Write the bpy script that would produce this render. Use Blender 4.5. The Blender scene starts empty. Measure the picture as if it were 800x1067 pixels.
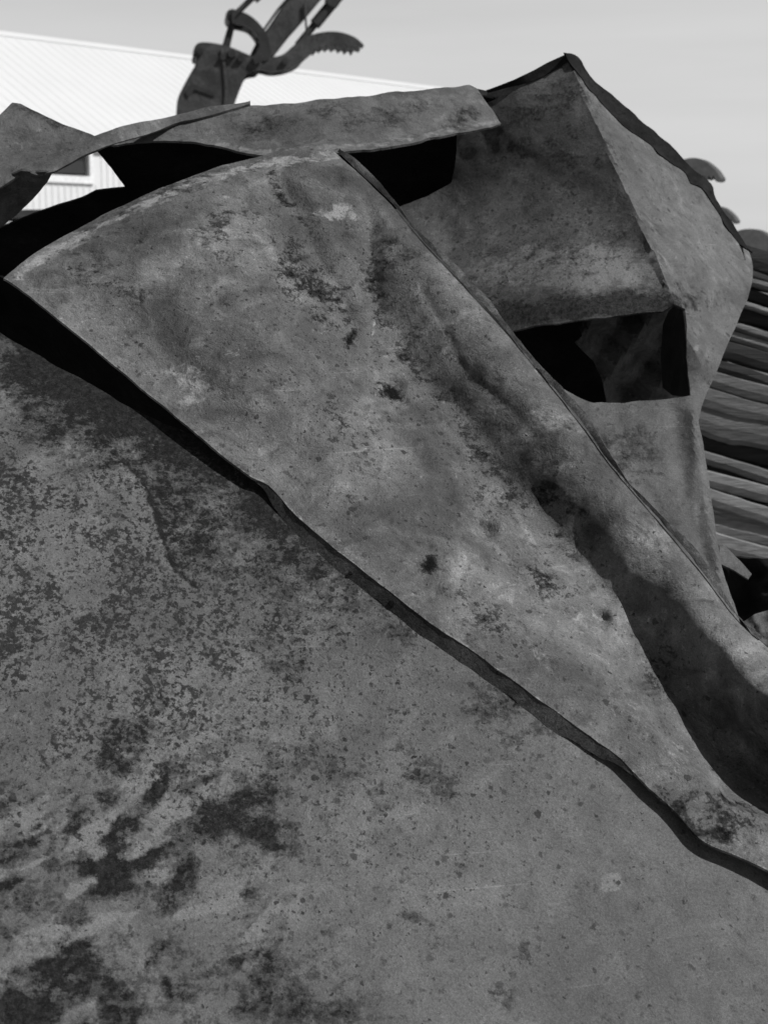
import bpy, bmesh, math, random
import numpy as np
from mathutils import Vector, Matrix
from mathutils.geometry import delaunay_2d_cdt

random.seed(4)
S = bpy.context.scene
COL = S.collection
R = math.radians

# ------------------------------------------------------------------ camera
CAMZ = 1.6
FPX = 1482.0                       # focal length in pixels of the 800 x 1067 photograph
PITCH = math.atan((533.5 - 275.0) / FPX)
cam_d = bpy.data.cameras.new('camera')
cam = bpy.data.objects.new('camera', cam_d)
COL.objects.link(cam)
cam.location = (0, 0, CAMZ)
cam.rotation_euler = (R(90) - PITCH, 0, 0)
cam_d.sensor_fit = 'VERTICAL'
cam_d.sensor_height = 36.0
cam_d.sensor_width = 27.0
cam_d.lens = 36.0 * FPX / 1067.0
cam_d.clip_start = 0.05
cam_d.clip_end = 5000
cam_d.dof.use_dof = True
cam_d.dof.focus_distance = 2.25
cam_d.dof.aperture_fstop = 8.5
S.camera = cam

# ------------------------------------------------------------------ light
SUN_DIR = Vector((0.60, -0.19, 0.77)).normalized()      # towards the sun
SUN_EL = math.asin(SUN_DIR.z)
SUN_AZ = math.atan2(SUN_DIR.x, SUN_DIR.y)                # from +Y, clockwise
world = bpy.data.worlds.new('World')
S.world = world
world.use_nodes = True
wn = world.node_tree.nodes
wl = world.node_tree.links
wn.clear()
HAZE = 13.0
sky = wn.new('ShaderNodeTexSky')
sky.sky_type = 'NISHITA'
sky.sun_disc = False
sky.sun_elevation = SUN_EL
sky.sun_rotation = SUN_AZ
sky.altitude = 50
sky.air_density = 1.0
sky.dust_density = 1.6
sky.ozone_density = 1.0
sep = wn.new('ShaderNodeSeparateColor')                  # black and white film behind a red filter
wl.new(sky.outputs[0], sep.inputs[0])
tc = wn.new('ShaderNodeTexCoord')
mp = wn.new('ShaderNodeMapping')
mp.inputs['Scale'].default_value = (1.0, 1.0, 9.0)
wl.new(tc.outputs['Generated'], mp.inputs[0])
cn = wn.new('ShaderNodeTexNoise')
cn.inputs['Scale'].default_value = 2.2
cn.inputs['Detail'].default_value = 5
wl.new(mp.outputs[0], cn.inputs['Vector'])
cr = wn.new('ShaderNodeMapRange')
cr.inputs['From Min'].default_value = 0.35
cr.inputs['From Max'].default_value = 0.75
cr.inputs['To Min'].default_value = 0.93
cr.inputs['To Max'].default_value = 1.07
wl.new(cn.outputs[0], cr.inputs[0])
mul = wn.new('ShaderNodeMath'); mul.operation = 'MULTIPLY'
nz = wn.new('ShaderNodeSeparateXYZ')                     # an even pale haze bank lies along the horizon
wl.new(tc.outputs['Generated'], nz.inputs[0])
hz = wn.new('ShaderNodeMapRange'); hz.interpolation_type = 'SMOOTHSTEP'
hz.inputs['From Min'].default_value = 0.15
hz.inputs['From Max'].default_value = 0.36
hz.inputs['To Min'].default_value = 0.0
hz.inputs['To Max'].default_value = 1.0
wl.new(nz.outputs[2], hz.inputs[0])
hm = wn.new('ShaderNodeMix'); hm.data_type = 'FLOAT'
hm.inputs[2].default_value = HAZE
wl.new(hz.outputs[0], hm.inputs[0]); wl.new(sep.outputs[0], hm.inputs[3])
wl.new(hm.outputs[0], mul.inputs[0]); wl.new(cr.outputs[0], mul.inputs[1])
comb = wn.new('ShaderNodeCombineColor')
for i in range(3):
    wl.new(mul.outputs[0], comb.inputs[i])
bg = wn.new('ShaderNodeBackground')
bg.inputs['Strength'].default_value = 0.05
wl.new(comb.outputs[0], bg.inputs['Color'])
wo = wn.new('ShaderNodeOutputWorld')
wl.new(bg.outputs[0], wo.inputs[0])

sl = bpy.data.lights.new('sun', 'SUN')
sl.energy = 5.0
sl.angle = R(0.5)
sl.color = (1, 1, 1)
so = bpy.data.objects.new('sun', sl)
COL.objects.link(so)
so.location = (6, -4, 12)
so.rotation_euler = (-SUN_DIR).to_track_quat('-Z', 'Y').to_euler()

S.view_settings.view_transform = 'Standard'
S.view_settings.look = 'None'
S.view_settings.exposure = 0.0
S.view_settings.gamma = 1.0
S.view_settings.use_curve_mapping = False

# ------------------------------------------------------------------ helpers
FWD = np.array([0, math.cos(PITCH), -math.sin(PITCH)])
UP = np.array([0, math.sin(PITCH), math.cos(PITCH)])
RT = np.array([1.0, 0, 0])


def at(x, y, d):
    """points at depth d metres along photo pixels x, y (800 x 1067)"""
    x = np.asarray(x, float); y = np.asarray(y, float); d = np.asarray(d, float)
    xn = (x - 400.0) / FPX
    yn = (533.5 - y) / FPX
    return (np.array([0, 0, CAMZ]) + d[..., None] * (FWD + xn[..., None] * RT + yn[..., None] * UP))


def plane3(p, q, r):
    """inverse depth is linear in the picture on a flat plate"""
    A = np.array([[p[0], p[1], 1], [q[0], q[1], 1], [r[0], r[1], 1]], float)
    c = np.linalg.solve(A, [1 / p[2], 1 / q[2], 1 / r[2]])
    return lambda x, y: 1.0 / (c[0] * x + c[1] * y + c[2])


_rng = np.random.default_rng(11)
_tab = _rng.random((256, 256))


def vnoise(x, y):
    xi = np.floor(x).astype(int); yi = np.floor(y).astype(int)
    fx = x - xi; fy = y - yi
    fx = fx * fx * fx * (fx * (fx * 6 - 15) + 10); fy = fy * fy * fy * (fy * (fy * 6 - 15) + 10)
    a = _tab[xi % 256, yi % 256]; b = _tab[(xi + 1) % 256, yi % 256]
    c = _tab[xi % 256, (yi + 1) % 256]; d = _tab[(xi + 1) % 256, (yi + 1) % 256]
    return (a * (1 - fx) + b * fx) * (1 - fy) + (c * (1 - fx) + d * fx) * fy


def fbm(x, y, s, o=4, seed=0):
    """-1..1, s = size of the largest lump in pixels"""
    v = 0; a = 1; t = 0
    for i in range(o):
        v = v + a * (vnoise(x / s + 17.3 * (i + seed) + 40, y / s + 9.1 * (i + 2 * seed) + 40) * 2 - 1)
        t += a; a *= 0.5; s *= 0.5
    return v / t


def sstep(a, b, x):
    t = np.clip((x - a) / (b - a), 0, 1)
    return t * t * (3 - 2 * t)


def dpoly(x, y, pts, closed=False):
    """distance to a polyline; also side (+ = right hand side when walking on screen) and position 0..1"""
    P = np.asarray(pts, float)
    if closed:
        P = np.vstack([P, P[:1]])
    best = np.full(np.shape(x), 1e9); side = np.zeros(np.shape(x)); pos = np.zeros(np.shape(x))
    L = np.r_[0, np.cumsum(np.hypot(*np.diff(P, axis=0).T))]
    for i in range(len(P) - 1):
        ax, ay = P[i]; bx, by = P[i + 1]
        dx, dy = bx - ax, by - ay
        l2 = dx * dx + dy * dy + 1e-9
        t = np.clip(((x - ax) * dx + (y - ay) * dy) / l2, 0, 1)
        dd = np.hypot(x - ax - t * dx, y - ay - t * dy)
        s = np.sign(dx * (y - ay) - dy * (x - ax))
        m = dd < best
        best = np.where(m, dd, best); side = np.where(m, s, side)
        pos = np.where(m, (L[i] + t * math.sqrt(l2)) / L[-1], pos)
    return best, side, pos


def inpoly(x, y, pts):
    P = np.asarray(pts, float)
    r = np.zeros(np.shape(x), bool)
    j = len(P) - 1
    for i in range(len(P)):
        xi, yi = P[i]; xj, yj = P[j]
        c = ((yi > y) != (yj > y)) & (x < (xj - xi) * (y - yi) / (yj - yi + 1e-12) + xi)
        r ^= c
        j = i
    return r


def blob(x, y, cx, cy, rx, ry=None, ang=0.0):
    ry = ry or rx
    c, s = math.cos(R(ang)), math.sin(R(ang))
    u = (x - cx) * c + (y - cy) * s
    v = -(x - cx) * s + (y - cy) * c
    return np.exp(-(u / rx) ** 2 - (v / ry) ** 2)


def catmull(pts, n=8, closed=False):
    P = [np.array(p, float) for p in pts]
    out = []
    N = len(P)
    for i in range(N if closed else N - 1):
        if closed:
            p0, p1, p2, p3 = P[i - 1], P[i], P[(i + 1) % N], P[(i + 2) % N]
        else:
            p0, p1, p2, p3 = P[max(i - 1, 0)], P[i], P[i + 1], P[min(i + 2, N - 1)]
        for k in range(n):
            t = k / n
            out.append(0.5 * (2 * p1 + (p2 - p0) * t + (2 * p0 - 5 * p1 + 4 * p2 - p3) * t * t + (3 * p1 - p0 - 3 * p2 + p3) * t ** 3))
    if not closed:
        out.append(P[-1])
    return [tuple(p) for p in out]


def resample(pts, step, jag=0.0, seed=0):
    P = np.vstack([np.asarray(pts, float), np.asarray(pts, float)[:1]])
    out = []
    acc = 0
    for i in range(len(P) - 1):
        a, b = P[i], P[i + 1]
        l = math.hypot(*(b - a))
        n = max(1, int(round(l / step)))
        for k in range(n):
            p = a + (b - a) * (k / n)
            if jag:
                nrm = np.array([-(b - a)[1], (b - a)[0]]) / (l + 1e-9)
                s = acc + l * k / n
                o = fbm(np.array([s]), np.array([seed * 31.7]), 26.0, 4, seed)[0]
                p = p + nrm * o * jag
            out.append(p)
        acc += l
    return np.array(out)


def resample_open(pts, step):
    P = np.asarray(pts, float)
    c = np.r_[0, np.cumsum(np.hypot(*np.diff(P, axis=0).T))]
    s = np.arange(step, c[-1] - step, step)
    return np.c_[np.interp(s, c, P[:, 0]), np.interp(s, c, P[:, 1])]


def thing(name, label, cat, loc, group=None):
    o = bpy.data.objects.new(name, None)
    COL.objects.link(o)
    o.empty_display_size = 0.1
    o.location = loc
    o['label'] = label; o['category'] = cat
    if group:
        o['group'] = group
    return o


def tag(o, label, cat, group=None):
    o['label'] = label; o['category'] = cat
    if group:
        o['group'] = group
    return o


def add_mesh(name, verts, faces, mat, parent=None, loc=None, smooth=True, masks=None):
    me = bpy.data.meshes.new(name)
    V = np.asarray(verts, float)
    base = np.array(parent_loc(parent) if parent else (loc if loc is not None else (0, 0, 0)), float)
    me.from_pydata([tuple(v) for v in (V - base)], [], faces)
    me.update()
    if masks is not None:
        a = me.color_attributes.new('wear_shade', 'FLOAT_COLOR', 'POINT')
        a.data.foreach_set('color', np.asarray(masks, np.float32).ravel())
    if smooth:
        me.polygons.foreach_set('use_smooth', np.ones(len(me.polygons), bool))
    o = bpy.data.objects.new(name, me)
    COL.objects.link(o)
    me.materials.append(mat)
    if parent:
        o.parent = parent
    elif loc is not None:
        o.location = loc
    return o


def parent_loc(p):
    v = Vector((0, 0, 0))
    while p:
        v = v + p.location
        p = p.parent
    return tuple(v)


def sheet(name, outline, depth, mat, parent=None, loc=None, holes=(), step=4.0, thick=0.005, jag=1.0, wear_shade=None, lines=(), seed=1, sharp=None):
    """a warped steel plate: outline and holes in photo pixels, its own depth everywhere, real thickness"""
    B = resample(outline, step, jag, seed)
    loops = [B]
    for k, h in enumerate(holes):
        loops.append(resample(h, step, jag, seed + 5 + k))
    x0, y0 = B.min(0); x1, y1 = B.max(0)
    rg = np.random.default_rng(seed)
    gx, gy = np.meshgrid(np.arange(x0 + step / 2, x1, step), np.arange(y0 + step / 2, y1, step))
    gx[1::2] += step / 2
    gx = gx.ravel() + rg.uniform(-.12, .12, gx.size) * step; gy = gy.ravel() + rg.uniform(-.12, .12, gy.size) * step
    ok = inpoly(gx, gy, B)
    for h in loops[1:]:
        ok &= ~inpoly(gx, gy, h)
    for l in loops:
        ok &= dpoly(gx, gy, l, True)[0] > step * 0.55
    LN = [resample_open(l, step * 0.8) for l in lines]
    for l in LN:
        ok &= dpoly(gx, gy, l)[0] > step * 0.45
    G = np.c_[gx[ok], gy[ok]]
    pts = []; edges = []
    for l in loops:
        n0 = len(pts)
        pts += [Vector(p) for p in l]
        edges += [(n0 + i, n0 + (i + 1) % len(l)) for i in range(len(l))]
    for l in LN:
        pts += [Vector(p) for p in l]
    pts += [Vector(p) for p in G]
    vs, es, fs, *_ = delaunay_2d_cdt(pts, edges, [], 0, 1e-4)
    V2 = np.array([(v.x, v.y) for v in vs])
    F = np.array([f for f in fs if len(f) == 3], int)
    c = V2[F].mean(1)
    ok = inpoly(c[:, 0], c[:, 1], B)
    for h in loops[1:]:
        ok &= ~inpoly(c[:, 0], c[:, 1], h)
    F = F[ok]
    x, y = V2[:, 0], V2[:, 1]
    V = at(x, y, depth(x, y))
    # orient faces to the viewer
    a, b, cc = V[F[:, 0]], V[F[:, 1]], V[F[:, 2]]
    n = np.cross(b - a, cc - a)
    flip = (n * (np.array([0, 0, CAMZ]) - a)).sum(1) < 0
    F[flip] = F[flip][:, ::-1]
    n[flip] *= -1
    N = np.zeros_like(V)
    for k in range(3):
        np.add.at(N, F[:, k], n)
    N /= np.linalg.norm(N, axis=1)[:, None] + 1e-12
    nv = len(V)
    back = V - N * thick
    # boundary edges of the kept triangles, in face direction
    E = {}
    for f in F:
        for i in range(3):
            e = (int(f[i]), int(f[(i + 1) % 3]))
            if (e[1], e[0]) in E:
                del E[(e[1], e[0])]
            else:
                E[e] = 1
    faces = [tuple(int(i) for i in f) for f in F] + [tuple(int(i) + nv for i in f[::-1]) for f in F]
    rim = sorted({i for e in E for i in e})
    ra = {v: 2 * nv + k for k, v in enumerate(rim)}
    rb = {v: 2 * nv + len(rim) + k for k, v in enumerate(rim)}
    allv = np.vstack([V, back, V[rim], back[rim]])
    faces += [(ra[e[1]], ra[e[0]], rb[e[0]], rb[e[1]]) for e in E]
    M = np.zeros((nv, 4)); M[:, 3] = 1
    if wear_shade:
        m = wear_shade(x, y)
        for k in range(3):
            M[:, k] = m[k]
    Mall = np.vstack([M, M, M[rim], M[rim]])
    used = np.zeros(len(allv), bool)
    for f in faces:
        used[list(f)] = True
    idx = np.cumsum(used) - 1
    faces = [tuple(int(idx[i]) for i in f) for f in faces]
    o = add_mesh(name, allv[used], faces, mat, parent, loc, True, Mall[used])
    if sharp:
        o.data.set_sharp_from_angle(angle=R(sharp))
    return o


# ------------------------------------------------------------------ materials
def mat_new(name):
    m = bpy.data.materials.new(name)
    m.use_nodes = True
    nt = m.node_tree
    nt.nodes.clear()
    out = nt.nodes.new('ShaderNodeOutputMaterial')
    b = nt.nodes.new('ShaderNodeBsdfPrincipled')
    nt.links.new(b.outputs[0], out.inputs[0])
    return m, nt, b


class NB:
    """small node-building vocabulary"""
    def __init__(s, nt):
        s.nt = nt

    def n(s, t, **k):
        o = s.nt.nodes.new(t)
        for a, v in k.items():
            setattr(o, a, v)
        return o

    def set(s, sock, v):
        if hasattr(v, 'is_output') or isinstance(v, bpy.types.NodeSocket):
            s.nt.links.new(v, sock)
        else:
            sock.default_value = v

    def math(s, op, a, b=0.0, c=0.0, clamp=False):
        o = s.n('ShaderNodeMath', operation=op)
        o.use_clamp = clamp
        s.set(o.inputs[0], a); s.set(o.inputs[1], b); s.set(o.inputs[2], c)
        return o.outputs[0]

    def noise(s, vec, scale, detail=4, rough=0.55, dist=0.0):
        o = s.n('ShaderNodeTexNoise')
        s.set(o.inputs['Vector'], vec)
        o.inputs['Scale'].default_value = scale
        o.inputs['Detail'].default_value = detail
        o.inputs['Roughness'].default_value = rough
        o.inputs['Distortion'].default_value = dist
        return o.outputs[0]

    def vor(s, vec, scale, feature='F1', rnd=1.0):
        o = s.n('ShaderNodeTexVoronoi', feature=feature)
        s.set(o.inputs['Vector'], vec)
        o.inputs['Scale'].default_value = scale
        o.inputs['Randomness'].default_value = rnd
        return o

    def range(s, v, a, b, c=0.0, d=1.0, smooth=True):
        o = s.n('ShaderNodeMapRange')
        if smooth:
            o.interpolation_type = 'SMOOTHSTEP'
        s.set(o.inputs[0], v)
        for i, q in enumerate((a, b, c, d)):
            s.set(o.inputs[i + 1], q)
        return o.outputs[0]

    def mix(s, f, a, b):
        o = s.n('ShaderNodeMix', data_type='FLOAT')
        s.set(o.inputs[0], f); s.set(o.inputs[2], a); s.set(o.inputs[3], b)
        return o.outputs[0]

    def grey(s, v):
        o = s.n('ShaderNodeCombineColor')
        for i in range(3):
            s.set(o.inputs[i], v)
        return o.outputs[0]

    def mapping(s, vec, scale=(1, 1, 1), rot=(0, 0, 0)):
        o = s.n('ShaderNodeMapping')
        s.set(o.inputs[0], vec)
        o.inputs['Scale'].default_value = scale
        o.inputs['Rotation'].default_value = rot
        return o.outputs[0]


def rust_steel(name, base=(0.05, 0.075), speck=0.0, speck_col=0.025, mottled=5.0, grain=0.2, bump=0.6, dark_col=0.022, light_col=0.13, rough=0.72, spot_scale=80.0, spec=0.2, cloud=0.3):
    """rusty plate; attribute wear: R = dark scale and painted shade, G = pale scuffs and painted light, B = dark speckles"""
    m, nt, b = mat_new(name)
    q = NB(nt)
    co = q.n('ShaderNodeTexCoord').outputs['Object']
    at_ = q.n('ShaderNodeAttribute', attribute_name='wear_shade')
    sp = q.n('ShaderNodeSeparateColor')
    nt.links.new(at_.outputs['Color'], sp.inputs[0])
    dk, lt, sk = sp.outputs
    big = q.noise(co, mottled, 6, 0.6, 0.6)
    mid = q.noise(co, mottled * 5, 6, 0.65, 0.4)
    fine = q.noise(co, 320, 4, 0.7)
    grit = q.noise(co, 900, 2, 0.6)
    col = q.range(big, 0.3, 0.7, base[0], base[1])
    col = q.math('MULTIPLY', col, q.range(mid, 0.25, 0.75, 0.78, 1.22))
    # wiped, pale cloudy stains
    smear = q.noise(q.mapping(co, (1, 1, 1), (0.3, 0.9, 0.4)), 9, 7, 0.7, 1.4)
    col = q.math('MULTIPLY', col, q.range(smear, 0.50, 0.74, 1.0, 1.0 + 1.6 * cloud))
    smear2 = q.noise(q.mapping(co, (1, 1, 1), (1.3, 0.2, 0.9)), 17, 8, 0.72, 0.9)
    col = q.math('MULTIPLY', col, q.range(smear2, 0.28, 0.50, 1.0 - cloud, 1.0))
    pale = q.noise(co, 58, 7, 0.72, 0.5)
    col = q.math('MULTIPLY', col, q.range(pale, 0.60, 0.70, 1.0, 1.0 + 1.5 * cloud))
    pit = q.noise(co, 75, 5, 0.7, 0.3)
    col = q.math('MULTIPLY', col, q.range(pit, 0.31, 0.43, 0.48, 1.0))
    fleck = q.noise(co, 130, 4, 0.7, 0.2)
    col = q.math('MULTIPLY', col, q.range(fleck, 0.60, 0.72, 1.0, 1.0 + 1.3 * cloud))
    # pale scuffs and painted light placed by the attribute
    lm = q.math('ADD', lt, q.math('MULTIPLY', q.math('SUBTRACT', q.noise(co, 34, 7, 0.7, 0.8), 0.5), 1.6))
    lm = q.range(lm, 0.42, 0.75)
    lm = q.math('MULTIPLY', lm, q.range(lt, 0.03, 0.25))
    col = q.mix(q.math('MULTIPLY', lm, 0.8), col, light_col)
    # dark crusted scale, also carries the painted shade
    n1 = q.noise(co, 24, 10, 0.66, 0.25)
    n2 = q.noise(q.mapping(co, (1.0, 1.0, 2.6), (0.2, 0.85, 0.1)), 30, 8, 0.7, 0.2)
    n3 = q.noise(co, 130, 6, 0.75, 0.2)
    nd = q.math('ADD', q.math('MULTIPLY', n1, 0.38), q.math('ADD', q.math('MULTIPLY', n2, 0.30), q.math('MULTIPLY', n3, 0.32)))
    dm0 = q.math('ADD', dk, q.math('MULTIPLY', q.math('SUBTRACT', nd, 0.5), 4.4))
    gate = q.range(dk, 0.02, 0.22)
    dma = q.math('MULTIPLY', q.range(dm0, 0.22, 0.56), gate)
    dmb = q.math('MULTIPLY', q.range(dm0, 0.54, 0.70), gate)
    dm = q.math('ADD', q.math('MULTIPLY', dma, 0.42), q.math('MULTIPLY', dmb, 0.58))
    scale_tex = q.range(q.noise(co, 105, 8, 0.85), 0.38, 0.66, 0.1, 4.2)
    col = q.mix(q.math('MULTIPLY', dm, 0.97), col, q.math('MULTIPLY', scale_tex, dark_col))
    # round speckles of two sizes
    wv = q.n('ShaderNodeVectorMath', operation='ADD')
    nt.links.new(co, wv.inputs[0])
    wn_ = q.n('ShaderNodeTexNoise'); wn_.inputs['Scale'].default_value = 160; wn_.inputs['Detail'].default_value = 3
    nt.links.new(co, wn_.inputs['Vector'])
    ws = q.n('ShaderNodeVectorMath', operation='SCALE'); ws.inputs['Scale'].default_value = 0.010
    nt.links.new(wn_.outputs['Color'], ws.inputs[0]); nt.links.new(ws.outputs[0], wv.inputs[1])
    sm = None
    for sc, r0 in ((spot_scale, 0.42), (spot_scale * 1.7, 0.42), (spot_scale * 0.6, 0.30), (spot_scale * 2.9, 0.42)):
        v = q.vor(wv.outputs[0], sc)
        rs = q.n('ShaderNodeSeparateColor'); nt.links.new(v.outputs['Color'], rs.inputs[0])
        dens = q.math('MULTIPLY', q.math('ADD', sk, speck), q.range(q.noise(co, 11, 5, 0.65), 0.32, 0.66, 0.25, 1.35))
        on = q.math('LESS_THAN', rs.outputs[0], dens)
        rad = q.math('MULTIPLY', r0, q.math('ADD', 0.3, q.math('MULTIPLY', rs.outputs[1], 0.85)))
        k = q.range(q.math('SUBTRACT', rad, v.outputs['Distance']), 0.0, 0.14)
        k = q.math('MULTIPLY', q.math('MULTIPLY', k, on), q.math('ADD', 0.35, q.math('MULTIPLY', rs.outputs[2], 0.65)))
        sm = k if sm is None else q.math('MAXIMUM', sm, k)
    col = q.mix(q.math('MULTIPLY', sm, 0.88), col, speck_col)
    pep = q.noise(co, spot_scale * 1.5, 5, 0.68, 0.25)
    pth = q.math('SUBTRACT', 0.66, q.math('MULTIPLY', sk, q.range(q.noise(co, 14, 5, 0.65), 0.3, 0.68, 0.02, 0.27)))
    pm = q.range(q.math('SUBTRACT', pep, pth), -0.02, 0.06)
    col = q.mix(q.math('MULTIPLY', q.math('MULTIPLY', pm, q.range(sk, 0.04, 0.2)), 0.9), col, q.math('MULTIPLY', speck_col, 1.15))
    # grain
    col = q.math('MULTIPLY', col, q.range(fine, 0.2, 0.8, 1 - grain, 1 + grain))
    col = q.math('MULTIPLY', col, q.range(grit, 0.25, 0.75, 1 - grain * 0.8, 1 + grain * 0.8))
    # few hair scratches, pale
    st = q.noise(q.mapping(co, (1.2, 1.2, 90), (0.5, 0.75, 0.2)), 3.0, 2, 0.5)
    col = q.math('MULTIPLY', col, q.range(st, 0.70, 0.74, 1.0, 1.3))
    nt.links.new(q.grey(col), b.inputs['Base Color'])
    b.inputs['Specular IOR Level'].default_value = spec
    nt.links.new(q.range(mid, 0.3, 0.7, rough - 0.1, rough + 0.12), b.inputs['Roughness'])
    h = q.math('ADD', q.math('MULTIPLY', fine, 0.35), q.math('MULTIPLY', mid, 1.6))
    h = q.math('ADD', h, q.math('MULTIPLY', smear2, 1.2))
    h = q.math('ADD', h, q.math('MULTIPLY', sm, 0.25))
    h = q.math('ADD', h, q.math('MULTIPLY', dm, q.math('MULTIPLY', scale_tex, 0.8)))
    bp = q.n('ShaderNodeBump')
    bp.inputs['Strength'].default_value = bump
    bp.inputs['Distance'].default_value = 0.003
    nt.links.new(h, bp.inputs['Height'])
    nt.links.new(bp.outputs[0], b.inputs['Normal'])
    return m


def plain(name, lo, hi, scale=6, rough=0.7, bump=0.3, bdist=0.01, stretch=(1, 1, 1), spec=0.3, var=0.18):
    m, nt, b = mat_new(name)
    q = NB(nt)
    co = q.mapping(q.n('ShaderNodeTexCoord').outputs['Object'], stretch)
    n1 = q.noise(co, scale, 7, 0.65, 0.3)
    n2 = q.noise(co, scale * 9, 4, 0.6)
    col = q.math('MULTIPLY', q.range(n1, 0.28, 0.72, lo, hi), q.range(n2, 0.25, 0.75, 1 - var, 1 + var))
    nt.links.new(q.grey(col), b.inputs['Base Color'])
    b.inputs['Roughness'].default_value = rough
    b.inputs['Specular IOR Level'].default_value = spec
    bp = q.n('ShaderNodeBump')
    bp.inputs['Strength'].default_value = bump
    bp.inputs['Distance'].default_value = bdist
    nt.links.new(q.math('ADD', n1, q.math('MULTIPLY', n2, 0.5)), bp.inputs['Height'])
    nt.links.new(bp.outputs[0], b.inputs['Normal'])
    return m


M_LOW = rust_steel('speckled_rusty_plate', (0.070, 0.117), speck_col=0.010, grain=0.32, dark_col=0.009, light_col=0.15, cloud=0.2, spot_scale=78)
M_FAN = rust_steel('stained_rusty_plate', (0.048, 0.140), grain=0.28, mottled=6, dark_col=0.010, light_col=0.27, bump=1.2, cloud=0.52, speck_col=0.016)
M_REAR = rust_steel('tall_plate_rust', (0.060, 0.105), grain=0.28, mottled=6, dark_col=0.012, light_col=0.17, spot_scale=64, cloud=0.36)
M_STRIP = rust_steel('strip_rust', (0.05, 0.10), grain=0.26, mottled=8, dark_col=0.012, light_col=0.18, cloud=0.42)
M_SHADE_DARK = rust_steel('shade_dark_steel', (0.010, 0.020), grain=0.25, mottled=8, dark_col=0.008, light_col=0.04, rough=0.9, spec=0.06)  # shade of the lips and return flange, put into a dark colour
M_BLACK = rust_steel('shade_black_steel', (0.004, 0.008), grain=0.25, mottled=8, dark_col=0.004, light_col=0.02, rough=0.95, spec=0.03)  # deep shade of the gaps, put into a near-black colour
M_DULL = rust_steel('dim_steel', (0.04, 0.10), grain=0.25, mottled=8, dark_col=0.01, light_col=0.06, rough=0.9, spec=0.06)  # dull steel, a little darker than the plates
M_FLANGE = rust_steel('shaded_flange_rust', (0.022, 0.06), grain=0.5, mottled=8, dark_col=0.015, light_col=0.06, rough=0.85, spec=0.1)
M_YARD = plain('yard_dirt', 0.08, 0.2, 0.7, 0.95, 0.6, 0.05)
M_ROOF = plain('white_roof_sheet', 0.57, 0.59, 0.05, 0.5, 0.0, 0.01, var=0.02)
M_WALL = plain('white_wall_siding', 0.68, 0.72, 0.2, 0.6, 0.0, 0.01, var=0.03)
M_TRIM = plain('white_trim', 0.74, 0.8, 2, 0.5, 0.02)
M_MACH = plain('grimy_machine_steel', 0.028, 0.068, 3.0, 0.5, 0.5, 0.03, var=0.3)
M_MACH_D = plain('black_grease', 0.02, 0.04, 4.0, 0.55, 0.3, 0.02)
M_ROD = plain('cylinder_rod', 0.05, 0.09, 3.0, 0.4, 0.1, 0.01, spec=0.5)
M_TINE = plain('tine_steel', 0.05, 0.08, 4.0, 0.6, 0.3, 0.01)
m, nt, b = mat_new('dark_glass')
b.inputs['Base Color'].default_value = (0.03, 0.03, 0.03, 1); b.inputs['Roughness'].default_value = 0.12
M_GLASS = m
M_WOOD = [plain('weathered_wood_pale', 0.13, 0.25, 9, 0.9, 0.7, 0.008, (0.35, 2, 3.2)),
          plain('weathered_wood_grey', 0.085, 0.165, 9, 0.9, 0.7, 0.008, (0.35, 2, 3.2)),
          plain('dark_wood_gap_shade', 0.018, 0.045, 7, 0.9, 0.7, 0.008, (0.2, 2, 5))]  # dark boards, and the shade of gaps between boards put into colour

# ------------------------------------------------------------------ ground
bm = bmesh.new()
n = 60
gv = {}
for i in range(n + 1):
    for j in range(n + 1):
        u = (i / n * 2 - 1); v = (j / n * 2 - 1)
        X = 900 * u * abs(u) ** 1.6; Y = 900 * v * abs(v) ** 1.6 + 8
        gv[i, j] = bm.verts.new((X, Y, 0.03 * math.sin(X * 0.7) * math.cos(Y * 0.55) - 0.03))
for i in range(n):
    for j in range(n):
        bm.faces.new((gv[i, j], gv[i + 1, j], gv[i + 1, j + 1], gv[i, j + 1]))
me = bpy.data.meshes.new('ground'); bm.to_mesh(me); bm.free()
g = bpy.data.objects.new('ground', me); COL.objects.link(g); me.materials.append(M_YARD)
g['kind'] = 'structure'

# ------------------------------------------------------------------ white barn
BD = np.array([0.705, 0.709, 0]); BD /= np.linalg.norm(BD)
BN = np.array([BD[1], -BD[0], 0])
A0 = np.array([-8.5, 40.0, 0.0])
T0, T1 = -22.0, 26.0
EAVE, RIDGE, HW = 4.95, 8.62, 7.0
barn = thing('barn', 'long white metal barn with ribbed roof and one dark window, behind the scrap', 'barn', tuple(A0 - BN * HW + BD * 12))


def bpt(t, o, z):
    """t along the barn, o outwards from the near wall, z up"""
    return A0 + BD * t + BN * o + np.array([0, 0, z])


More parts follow.
